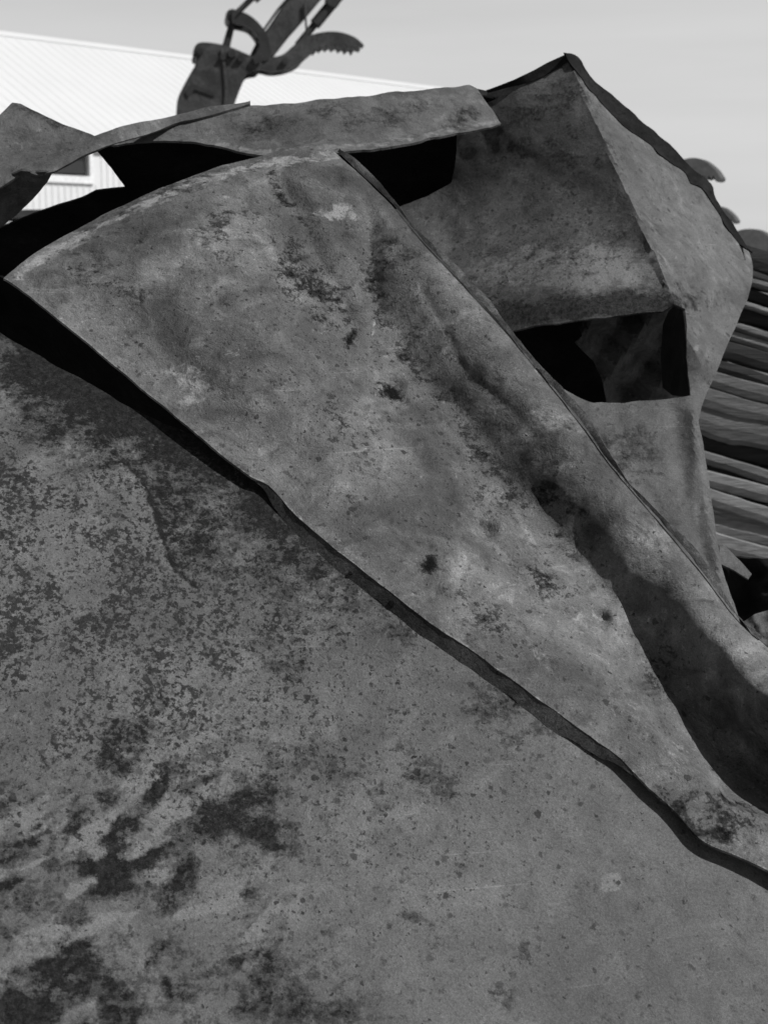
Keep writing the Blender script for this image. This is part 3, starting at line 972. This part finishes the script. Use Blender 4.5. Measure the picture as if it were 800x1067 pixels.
def fan_d(x, y):
    d = fan_base(x, y)
    ev, sv, pv = dpoly(x, y, VALLEY)
    er, sr, pr = dpoly(x, y, RIDGEL)
    et, st_, pt = dpoly(x, y, TOPL)
    eg, sg, pg = dpoly(x, y, RIGHTL)
    el, s_l, pl = dpoly(x, y, LOWL)
    # t: 0 at the valley, 1 at the ridge beside the right edge
    t = ev / (ev + er + 1e-6)
    steep = 0.00126 + 0.00012 * sstep(0.12, 0.40, pv) + 0.00090 * sstep(0.52, 0.82, pv)
    amp = steep * np.interp(pv, VW_P, VW_D)
    right_of_valley = sv < 0
    inside = np.where(right_of_valley, 0.86 * amp * (1 - np.clip((np.sqrt(t * t + 0.03) - 0.1732) / 0.8417, 0, 1)) ** 1.55, 0.86 * amp * np.exp(-(ev / (80 + 60 * pv)) ** 1.5))
    beyond = (sr < 0)
    inside = np.where(beyond, 0.0, inside)
    fade = sstep(0.0, 0.12, pv)
    d = d + inside * fade
    # right side stands higher the further down
    d = d - 0.035 * sstep(0.5, 0.8, pv) * np.exp(-(er / 45) ** 2)
    # rolled top and right edges
    d = d + 0.055 * np.clip(1 - et / 26, 0, 1) ** 1.7 * sstep(0.0, 0.08, pt)
    d = d + (0.014 + 0.006 * sstep(0.2, 0.0, pg)) * np.clip(1 - eg / 15, 0, 1) ** 1.8
    # gentle bellies, dents
    d = d - 0.030 * blob(x, y, 240, 310, 170, 110, 35)
    d = d - 0.020 * blob(x, y, 590, 700, 130, 60, 40)
    d = d + 0.020 * blob(x, y, 330, 300, 60, 16, 52)
    d = d + 0.012 * blob(x, y, 300, 205, 34, 12, 50)
    for (cx, cy, r, a) in ((412, 405, 10, .020), (424, 412, 8, -.008), (448, 590, 7, .012), (505, 554, 11, .018), (628, 645, 7, .016), (642, 640, 13, -.014), (755, 744, 12, .028), (770, 748, 8, -.02), (366, 352, 5, .01), (662, 628, 11, .016), (352, 188, 5, .01), (318, 214, 9, .010), (250, 250, 16, .010), (180, 330, 14, .008), (230, 420, 12, .009), (540, 660, 12, .009), (690, 770, 10, .010), (600, 720, 10, .008), (330, 500, 12, .008), (280, 360, 18, -.010), 
                           (520, 545, 14, -.008), (140, 390, 22, .006), (300, 470, 26, .006)):
        d = d + a * blob(x, y, cx, cy, r)
    for ln, wd, a in (([(292, 190), (318, 236), (352, 300), (372, 346)], 9, .011), ([(286, 404), (330, 392), (372, 374)], 6, .004), ([(205, 200), (214, 232), (206, 262)], 6, .004), ([(384, 200), (388, 260), (394, 330)], 7, .007),
                      ([(452, 470), (520, 540), (600, 622)], 10, -.006), ([(470, 600), (540, 640), (610, 700)], 14, -.006), ([(90, 290), (170, 330), (240, 400)], 16, -.006), ([(440, 300), (480, 380), (560, 460)], 8, .006)):
        e = dpoly(x + 5 * fbm(x, y, 40, 2, 51), y + 5 * fbm(x, y, 40, 2, 52), ln)[0]
        d = d + a * np.exp(-(e / wd) ** 1.3)
    d = d + 0.011 * fbm(x, y, 120, 3, 3) + 0.0055 * fbm(x, y, 38, 4, 4)
    gap = np.interp(x, [0, 200, 300, 620, 700, 800, 930], [0.055, 0.035, 0.020, 0.020, 0.020, 0.024, 0.03])
    lim = low_d(x, y) - gap
    wgt = np.exp(-(el / 55) ** 2)
    d = d * (1 - wgt) + lim * wgt
    return np.minimum(d, low_d(x, y) - 0.018 + 0.5 * sstep(45, 80, el))


def fan_w(x, y):
    wx = x + 16 * fbm(x, y, 40, 3, 9); wy = y + 16 * fbm(x, y, 40, 3, 10)
    ev, sv, pv = dpoly(x, y, VALLEY)
    dk = 0.24 * np.where(sv < 0, np.exp(-(ev / 70) ** 2), np.exp(-(ev / 14) ** 2)) * sstep(0.0, 0.1, pv) * sstep(0.6, 0.4, pv)  # shade on the right side of the fold, put into the colour
    dk = np.maximum(dk, 0.38 * blob(wx, wy, 330, 300, 70, 26, 50))
    for (cx, cy, rx, ry, an, a) in ((413, 408, 16, 9, 10, .75), (448, 592, 9, 9, 0, .8), (300, 205, 40, 12, 50, .5), (700, 850, 60, 20, 35, .6), (760, 850, 40, 22, 20, .55), (366, 358, 4, 10, 0, .9),
                                    (120, 300, 80, 30, 30, .30), (520, 500, 90, 40, 45, .26), (560, 600, 60, 26, 40, .3), (740, 870, 30, 12, 30, .6), (500, 640, 90, 30, 40, .25), (690, 690, 50, 30, 60, .35), (230, 240, 30, 40, 20, .3),
                                    (350, 440, 70, 40, 40, .25), (170, 200, 100, 12, -24, .3)):
        dk = np.maximum(dk, (0.72 * a if a < 0.7 else a) * blob(wx, wy, cx, cy, rx, ry, an))
    lt = np.zeros_like(x)
    for (cx, cy, rx, ry, an, a) in ((200, 390, 44, 36, 0, .62), (355, 220, 34, 12, 0, .7), (620, 650, 60, 40, 40, .45), (330, 340, 30, 40, 0, .4), (385, 450, 50, 30, 40, .4), (250, 370, 60, 50, 0, .35), (520, 610, 80, 40, 40, .4),
                                    (640, 740, 70, 30, 40, .42), (95, 250, 70, 10, -28, .5), (220, 180, 60, 8, -20, .5), (140, 300, 50, 30, 0, .35), (700, 780, 60, 26, 40, .4), (560, 690, 60, 20, 38, .4), (645, 640, 12, 10, 0, .6), (300, 170, 50, 8, -8, .5)):
        lt = np.maximum(lt, a * blob(wx, wy, cx, cy, rx, ry, an))
    et = dpoly(x, y, TOPL)[0]
    lt = np.maximum(lt, (0.62 + 0.2 * fbm(x, y, 60, 2, 20)) * np.exp(-((et - 9) / 9) ** 2))
    lt = np.maximum(lt, 0.5 * np.exp(-(dpoly(x, y, LOWL)[0] / 3.0) ** 2))
    e = dpoly(x, y, catmull([(388, 270), (392, 310), (388, 350), (376, 380)], 5))[0]
    lt = np.maximum(lt, 0.55 * np.exp(-(e / 2.5) ** 2))
    sk = 0.14 * blob(x, y, 320, 330, 90, 120) + 0.10
    return dk, lt, sk


fn = thing('folded_plate', 'broad fan-shaped stained steel plate folded lengthwise, lying over the speckled plate', 'steel plate', (0.1, 2.3, 1.0))
fan_out = TOPL[:-1] + RIGHTL[:-1] + LOWL[:-1]
sheet('panel', fan_out, fan_d, M_FAN, fn, step=3.6, thick=0.005, jag=1.1, wear_shade=fan_w, seed=7)


# turned-down flange along its lower edge
def flange_strip(name, line, depth_a, offs, mat, parent, thick=0.004, nv=10, seed=0, wear_shade=None):
    """strip that starts on the pixel line at depth_a and goes through the world offsets offs(t) (list of vectors)"""
    L = resample(line + line[::-1], 3.0)[:None]
    P = np.asarray(line, float)
    cum = np.r_[0, np.cumsum(np.hypot(*np.diff(P, axis=0).T))]
    s = np.arange(0, cum[-1], 3.0)
    px = np.interp(s, cum, P[:, 0]); py = np.interp(s, cum, P[:, 1])
    A = at(px, py, depth_a(px, py))
    rows = [A]
    for k in range(1, nv + 1):
        rows.append(np.array([a + offs(i / (len(A) - 1), k / nv, px[i], py[i]) for i, a in enumerate(A)]))
    V = np.array(rows)          # nv+1, n, 3
    n_ = V.shape[1]; m_ = V.shape[0]
    du = np.gradient(V, axis=1); dv = np.gradient(V, axis=0)
    N = np.cross(du, dv); N /= np.linalg.norm(N, axis=2)[..., None] + 1e-9
    toc = (N * (np.array([0, 0, CAMZ]) - V)).sum(2)
    N *= np.where(toc.mean() < 0, -1, 1)
    Bk = V - N * thick
    vs = np.vstack([V.reshape(-1, 3), Bk.reshape(-1, 3)])
    o = n_ * m_
    fs = []
    for j in range(m_ - 1):
        for i in range(n_ - 1):
            a = j * n_ + i
            fs.append((a, a + 1, a + n_ + 1, a + n_)); fs.append((o + a + n_, o + a + n_ + 1, o + a + 1, o + a))
    for i in range(n_ - 1):
        fs.append((i + 1, i, o + i, o + i + 1)); a = (m_ - 1) * n_ + i; fs.append((a, a + 1, o + a + 1, o + a))
    for j in range(m_ - 1):
        a = j * n_; fs.append((a, a + n_, o + a + n_, o + a)); a = j * n_ + n_ - 1; fs.append((a + n_, a, o + a, o + a + n_))
    mb = MB(); mb.v = [tuple(v) for v in vs]; mb.f = fs
    return mb.build(name, mat, parent, smooth=True)


fl_line = [p for p in LOWL[::-1] if 262 < p[0] < 668]


def fl_off(t, k, x, y):
    w_ = 0.026 * min(1, (x - 255) / 60.) * (1 - 0.85 * sstep(590, 668, x)) * (1 + 0.10 * math.sin(x * .09) + 0.06 * math.sin(x * .31))
    wob = 0.09 * float(fbm(np.array([x]), np.array([y]), 30, 3, 31)[0])
    rag = 1 + 0.22 * float(fbm(np.array([x]), np.array([y]), 22, 4, 33)[0]) * k
    return np.array([-0.53, -0.05 + wob, -0.84]) * k * w_ * rag


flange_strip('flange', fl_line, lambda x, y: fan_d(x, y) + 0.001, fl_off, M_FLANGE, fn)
for (bx_, by_, br) in ((413.0, 621.5, 0.006), (371.0, 588.5, 0.004)):
    c0 = at(np.array(bx_), np.array(by_), np.array(float(fan_d(np.array([bx_]), np.array([by_]))[0]) + 0.001))
    c0 = c0 + fl_off(0.5, 0.5, bx_, by_)
    ax_ = np.array([-0.28, -0.93, 0.21]); ax_ /= np.linalg.norm(ax_)
    mb = MB(); mb.tube(c0 - ax_ * 0.006, c0 + ax_ * 0.003, br, br * 0.9, n=6)
    mb.build('bolt', M_SHADE_DARK, fn, bevel=0.001)
# thin second edge lying along the right side, leaving the dark crack
crack = [p for p in RIGHTL if 350 < p[0] < 790]
seam_out = [(p[0] + 1.2, p[1] - 1.2) for p in crack] + [(p[0] + 3 + 6 * (0.5 + 0.5 * math.sin(p[0] * .055)) * min(1, max(0, (p[0] - 350) / 40.)), p[1] - 2.5 - 3.5 * (0.5 + 0.5 * math.sin(p[0] * .055))) for p in crack[::-1]]
sheet('seam_strip', seam_out, lambda x, y: fan_d(x, y) - 0.004 + 0.01 * sstep(0.2, 0.0, dpoly(x, y, crack)[2]), M_FAN, fn, step=2.5, thick=0.003, jag=1.8, seed=9)

# 3 ---- tall bent sheet behind
rl = plane3((590, 57, 3.26), (705, 320, 2.92), (440, 215, 3.34))
rr = plane3((590, 57, 3.26), (705, 320, 2.92), (783, 285, 3.26))
rb = plane3((705, 420, 2.86), (610, 420, 2.86), (700, 640, 2.62))


def rear_d(x, y):
    a = rl(x, y); c = rr(x, y)
    k = 0.004
    h = np.clip(0.5 + 0.5 * (a - c) / k, 0, 1)
    d = c * (1 - h) + a * h + k * h * (1 - h)
    lower = rb(x, y) + 0.0011 * np.clip(x - 722, 0, 60)
    t = sstep(335, 420, y)
    d = d * (1 - t) + np.minimum(lower, d + 0.2) * t
    left = sstep(690, 560, x - (y - 200) * 0.35)
    d = d - 0.10 * sstep(170, 330, y) ** 1.5 * sstep(420, 340, y) * left - 0.05 * sstep(215, 60, y) * left
    # roll into the lower edge of the opening
    d = d + 0.05 * np.clip(1 - (y - 404) / 16, 0, 1) ** 1.5 * sstep(380, 400, y) * sstep(716, 700, x)
    for ln, wd, a in (([(655, 190), (690, 240), (740, 262)], 9, .016), ([(712, 300), (742, 340), (735, 400)], 9, .014), ([(690, 180), (722, 240), (775, 300)], 10, -.017), ([(705, 318), (745, 306), (782, 290)], 9, -.012), ([(640, 430), (668, 500), (700, 560)], 12, .006), ([(470, 250), (540, 235), (640, 215)], 22, .010)):
        e = dpoly(x, y, ln)[0]
        d = d + a * np.exp(-(e / wd) ** 1.3)
    # folds on the right face and down the lower part
    e, s, p = dpoly(x, y, [(690, 200), (730, 250), (765, 290)])
    d = d + 0.018 * np.exp(-(e / 14) ** 2) - 0.02 * blob(x, y, 715, 270, 40, 22, 40)
    e, s, p = dpoly(x, y, [(700, 330), (735, 330), (775, 310)])
    d = d + 0.012 * np.exp(-(e / 18) ** 2) * sstep(690, 715, x)
    e, s, p = dpoly(x, y, [(722, 430), (735, 520), (750, 600)])
    d = d - 0.010 * np.exp(-(e / 7) ** 2)
    e, s, p = dpoly(x, y, [(700, 425), (715, 520), (738, 610)])
    d = d + 0.008 * np.exp(-(e / 9) ** 2)
    # bead along the ridge
    e, s, p = dpoly(x, y, [(594, 60), (612, 96), (640, 160), (668, 226), (692, 290), (702, 318)])
    d = d - 0.007 * np.exp(-(e / 4.0) ** 2)
    return d + 0.010 * fbm(x, y, 110, 3, 5) + 0.003 * fbm(x, y, 30, 3, 6)


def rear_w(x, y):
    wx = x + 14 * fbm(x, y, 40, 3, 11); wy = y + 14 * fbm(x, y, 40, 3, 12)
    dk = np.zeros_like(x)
    for (cx, cy, rx, ry, an, a) in ((620, 322, 100, 15, -4, 1.3), (545, 326, 36, 16, 10, 1.2), (600, 195, 40, 26, 20, .45), (560, 270, 90, 40, 0, .36), (640, 240, 30, 30, 0, .4), (645, 470, 40, 34, 20, .45), (650, 500, 20, 40, 20, .4), (520, 300, 40, 30, 0, .4), (560, 110, 90, 34, -25, .6), (590, 165, 60, 40, 0, .5), (520, 160, 60, 50, 0, .5)):  # the final blobs, high on the left face, are its shade put into colour
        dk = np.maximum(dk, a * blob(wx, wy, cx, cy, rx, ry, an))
    lt = np.zeros_like(x)
    for (cx, cy, rx, ry, an, a) in ((600, 278, 110, 32, 0, 1.0), (530, 280, 60, 24, -10, .7), (660, 250, 30, 40, 0, .4), (680, 300, 20, 22, 0, .55), (630, 440, 40, 16, 20, .35), (560, 250, 70, 20, -8, .35), (700, 240, 20, 50, 20, .3), (725, 363, 6, 4, 0, .8)):  # the widest blobs also put the light on the lower face into colour
        lt = np.maximum(lt, a * blob(wx, wy, cx, cy, rx, ry, an))
    e = dpoly(x, y, catmull([(562, 152), (585, 156), (602, 164), (606, 174), (612, 180)], 4))[0]
    lt = np.maximum(lt, 0.7 * np.exp(-(e / 2.2) ** 2))
    sk = 0.42 * blob(x, y, 575, 250, 110, 60, 0) + 0.03
    return dk, lt, sk


re_ = thing('bent_sheet', 'tall peaked rusty sheet bent along a ridge, with a ragged rectangular opening', 'steel sheet', (0.45, 2.95, 0.6))
rear_out = [(476, 92), (506, 94), (528, 87), (550, 78), (572, 66), (590, 58)] + catmull([(590, 58), (603, 67), (619, 91), (644, 115), (671, 137), (695, 158), (714, 174), (732, 194), (746, 212), (765, 240), (779, 262), (784, 284), (778, 312), (760, 355), (743, 394), (732, 420), (727, 438)], 4) + \
    catmull([(730, 452), (737, 490), (744, 540), (750, 580), (757, 606), (766, 636)], 4) + [(792, 700), (830, 820), (850, 1100), (600, 1150), (560, 800), (600, 620), (560, 460), (470, 350), (400, 268), (384, 232), (420, 213), (446, 203), (470, 190), (474, 168), (476, 142)]
hole = [(534, 346), (556, 340), (590, 335), (630, 331), (668, 327), (690, 325), (702, 317), (714, 322), (716, 340), (715, 372), (718, 392), (719, 412), (690, 416), (650, 420), (618, 420), (600, 413), (584, 404), (566, 384)]
sheet('panel', rear_out, rear_d, M_REAR, re_, holes=[hole], lines=[[(590, 57), (612, 96), (640, 158), (668, 226), (692, 290), (703, 315)]], step=4.0, thick=0.005, jag=1.8, wear_shade=rear_w, seed=12, sharp=16)
# curled lip along the top right edge, shade put into its dark colour
LIP_O = [(588, 55), (602, 59), (615, 79), (640, 101), (665, 124), (690, 144), (720, 174), (740, 192), (746, 208), (765, 235), (783, 263)]
LIP_I = [(770, 254), (745, 217), (730, 196), (719, 191), (713, 178), (698, 168), (678, 151), (649, 131), (625, 106), (606, 81), (592, 62)]
lipo = catmull(LIP_O, 4) + catmull(LIP_I, 4)
sheet('curled_lip', lipo, lambda x, y: rear_d(x, y) - 0.004 - 0.0036 * np.clip(dpoly(x, y, LIP_I)[0], 0, 40), M_SHADE_DARK, re_, step=3, thick=0.004, jag=2.0, seed=14)
lip2 = catmull([(506, 94), (528, 86), (550, 76), (572, 64), (590, 56)], 4) + catmull([(592, 64), (575, 74), (556, 84), (530, 91), (508, 97)], 4)
sheet('curled_lip', lip2, lambda x, y: rear_d(x, y) - 0.003 - 0.0012 * np.clip(dpoly(x, y, [(506, 98), (550, 86), (592, 66)])[0], 0, 20), M_SHADE_DARK, re_, step=3, thick=0.003, jag=0.8, seed=15)
# return flange at the right side of the opening, and the turned-in top edge
ret = [(703, 317), (716, 322), (717, 345), (716, 372), (719, 392), (720, 414), (700, 412), (690, 404), (688, 370), (690, 338), (696, 324)]
sheet('return_flange', ret, lambda x, y: rear_d(np.full_like(x, 717.), y) + 0.006 + 0.009 * np.clip(719 - x, 0, 40), M_SHADE_DARK, re_, step=3, thick=0.004, jag=0.6, seed=16)  # side wall of the opening, its shade put into the dark colour
# folded corner poking out low at the right
cor = [(750, 566), (758, 572), (770, 584), (783, 598), (779, 604), (764, 594), (748, 586)]
sheet('folded_corner', cor, lambda x, y: 2.86 + 0.0016 * (600 - y), M_REAR, re_, step=2.5, thick=0.004, jag=0.8, seed=17)

# 4 ---- plates inside the heap; the black ones have deep shade put into their colour
ins = sheet('inner_shade_plate', [(560, 322), (716, 306), (722, 425), (600, 440), (540, 380)], lambda x, y: 3.22 + 0.0022 * (y - 300) + 0.0004 * (x - 620) + 0.13 * np.abs(((x * .017 + y * .012) % 1.0) - 0.5) + 0.09 * np.abs(((x * .015 - y * .024) % 1.0) - 0.5), M_DULL, None, (0.6, 3.3, 0.9), step=4, seed=21, sharp=8)
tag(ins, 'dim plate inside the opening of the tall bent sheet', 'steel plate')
ins = sheet('inner_shade_plate', [(526, 334), (594, 328), (606, 350), (598, 357), (618, 378), (628, 400), (634, 430), (520, 430)], lambda x, y: 3.13 + 0.0020 * (y - 320), M_BLACK, None, (0.4, 3.1, 0.9), step=5, seed=22)
tag(ins, 'black stand-in for the shade just inside the left end of the opening', 'steel plate')
ins = sheet('inner_shade_plate', [(330, 120), (420, 108), (500, 100), (540, 108), (540, 260), (440, 330), (350, 250)], lambda x, y: 3.30 + 0.0028 * (y - 110), M_BLACK, None, (0.1, 3.4, 1.2), step=5, seed=23)
tag(ins, 'black stand-in for the shade in the gap between the long strip and the tall bent sheet', 'steel plate')
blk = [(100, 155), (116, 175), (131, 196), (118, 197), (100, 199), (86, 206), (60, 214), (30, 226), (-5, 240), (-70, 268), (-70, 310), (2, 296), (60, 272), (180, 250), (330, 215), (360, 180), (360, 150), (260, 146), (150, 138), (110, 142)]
ins = sheet('inner_shade_plate', blk, lambda x, y: 2.90 + 0.0030 * (y - 135) - 0.0001 * (x - 100), M_BLACK, None, (-0.4, 2.9, 1.3), step=5, seed=24)
tag(ins, 'overhanging plate under the long strip, in front of the barn, its shade painted black', 'steel plate')

# 5 ---- long strip across the top
strip_out = catmull([(112, 147), (150, 133), (200, 120), (260, 111), (330, 104), (420, 95), (488, 89)], 4) + [(496, 92), (506, 105), (516, 120), (522, 129), (512, 132)] + catmull([(500, 133), (470, 140), (430, 149), (400, 154), (365, 158), (300, 166), (266, 162), (250, 157), (228, 151), (190, 147), (150, 147), (118, 151)], 4)


def strip_d(x, y):
    d = 2.86 + 0.00012 * (x - 120) + 0.13 * sstep(330, 520, x)
    mid = np.interp(x, [110, 200, 266, 400, 520], [147, 134, 138, 126, 112])
    v = (y - mid)
    d = d - 0.0016 * v - 0.00003 * v * np.abs(v)
    botl = np.interp(x, [110, 190, 228, 266, 400, 470, 522], [152, 147, 151, 163, 155, 141, 130])
    d = d - 0.02 * np.exp(-((botl - y) / 7) ** 2) * sstep(240, 300, x)
    d = d + 0.0012 * np.clip(x - 486, 0, 50) ** 1.3 * 0.5
    d = d + 0.010 * blob(x, y, 300, 135, 40, 12) - 0.012 * blob(x, y, 430, 130, 60, 10, -10)
    return d + 0.008 * fbm(x, y, 60, 3, 13) + 0.002 * fbm(x, y, 18, 2, 14)


def strip_w(x, y):
    wx = x + 8 * fbm(x, y, 24, 3, 15); wy = y + 8 * fbm(x, y, 24, 3, 16)
    dk = np.maximum(0.55 * blob(wx, wy, 275, 130, 40, 16), 0.5 * blob(wx, wy, 400, 122, 60, 12, -8))
    dk = np.maximum(dk, 0.5 * blob(wx, wy, 480, 122, 30, 8, -20))
    dk = np.maximum(dk, 0.4 * blob(wx, wy, 340, 115, 30, 10))
    lt = np.maximum(0.6 * np.exp(-((y - np.interp(x, [240, 266, 400, 522], [152, 158, 150, 126])) / 5) ** 2), 0.4 * blob(wx, wy, 505, 112, 8, 20))
    return dk, lt, 0.25 * blob(x, y, 290, 135, 50, 20)


stp = sheet('steel_strip', strip_out, strip_d, M_STRIP, None, (0.0, 2.8, 1.6), step=2.6, thick=0.005, jag=2.2, wear_shade=strip_w, seed=31)
tag(stp, 'long narrow rusty strip lying across the top of the heap below the excavator', 'steel strip')

# 6 ---- curled sheet at the upper left, its rim running right over the strip
cu = thing('curled_sheet', 'small curled rusty sheet at the upper left with a thin rim reaching right', 'steel sheet', (-0.7, 2.6, 1.5))
pa = [(-50, 160), (-20, 138), (0, 120), (13, 107), (22, 108), (44, 119), (66, 129), (96, 140), (104, 144), (86, 150), (60, 160), (40, 168), (30, 176), (0, 196), (-50, 220)]


def pa_d(x, y):
    return 2.70 + 0.0011 * (140 - y) + 0.0003 * x + 0.02 * blob(x, y, 40, 150, 40, 16, -20) + 0.006 * fbm(x, y, 40, 3, 17)


sheet('panel', pa, pa_d, M_STRIP, cu, step=2.6, jag=0.8, seed=33,
      wear_shade=lambda x, y: (0.5 * blob(x, y, 50, 122, 40, 6, 25), 0.4 * blob(x, y, 20, 150, 40, 20), 0 * x + .05))
rim = catmull([(22, 176), (38, 167), (60, 158), (92, 144), (130, 131), (180, 121), (220, 111), (246, 108), (261, 105)], 5) + catmull([(261, 108), (240, 114), (212, 122), (185, 128), (160, 138), (124, 148), (90, 161), (60, 177), (54, 179), (38, 182)], 5)
sheet('rim', rim, lambda x, y: (pa_d(x, y) - 0.009) * sstep(190, 100, x) + (strip_d(x, y) - 0.012) * sstep(100, 190, x) , M_STRIP, cu, step=2.2, jag=0.7, seed=34, wear_shade=lambda x, y: (0 * x + .1, 0 * x + .35, 0 * x))
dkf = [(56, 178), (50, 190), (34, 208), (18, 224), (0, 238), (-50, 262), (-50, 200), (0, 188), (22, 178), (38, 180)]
sheet('turned_under_edge', dkf, lambda x, y: 2.645 + 0.0020 * (y - 180) + 0.0003 * x + 0.016 * fbm(x, y, 18, 3, 19), M_DULL, cu, step=2.4, jag=1.2, seed=35)

# 7 ---- scraps low at the right
o = sheet('steel_scrap', [(735, 575), (780, 582), (830, 580), (860, 690), (792, 680), (750, 660)], lambda x, y: 3.0 + 0.0012 * (y - 600) + 0.04 * fbm(x, y, 30, 3, 61), M_SHADE_DARK, None, (0.8, 3.0, 0.8), step=3, jag=2.5, seed=41)  # dark sheet extended left to paint the shaded gap black
tag(o, 'ragged dark scrap plate at the right edge, extended as the shaded gap under the timber pile', 'scrap plate')
o = sheet('steel_scrap', [(774, 648), (786, 640), (800, 636), (860, 640), (880, 740), (820, 700), (798, 672), (782, 660)], lambda x, y: 2.75 - 0.0014 * (y - 640) + 0.03 * fbm(x, y, 26, 3, 62), M_REAR, None, (0.7, 2.7, 0.9), step=3, jag=1.0, seed=42)
tag(o, 'small grey crumpled scrap at the right edge, behind the fold', 'scrap plate')

ins = sheet('inner_shade_plate', [(-120, 240), (10, 292), (150, 402), (270, 500), (330, 560), (260, 560), (100, 450), (-20, 380), (-120, 330)], lambda x, y: low_d(x, y) + 0.022 + 0.0048 * np.clip(y - np.interp(x, [p[0] for p in LOWL[::-1]], [p[1] for p in LOWL[::-1]]), 0, 90), M_BLACK, None, (-0.6, 2.5, 0.9), step=5, seed=25)  # black sheet added for the shade in the slot
tag(ins, 'black stand-in for the shade in the slot between the speckled plate and the fan-shaped plate, left', 'steel plate')
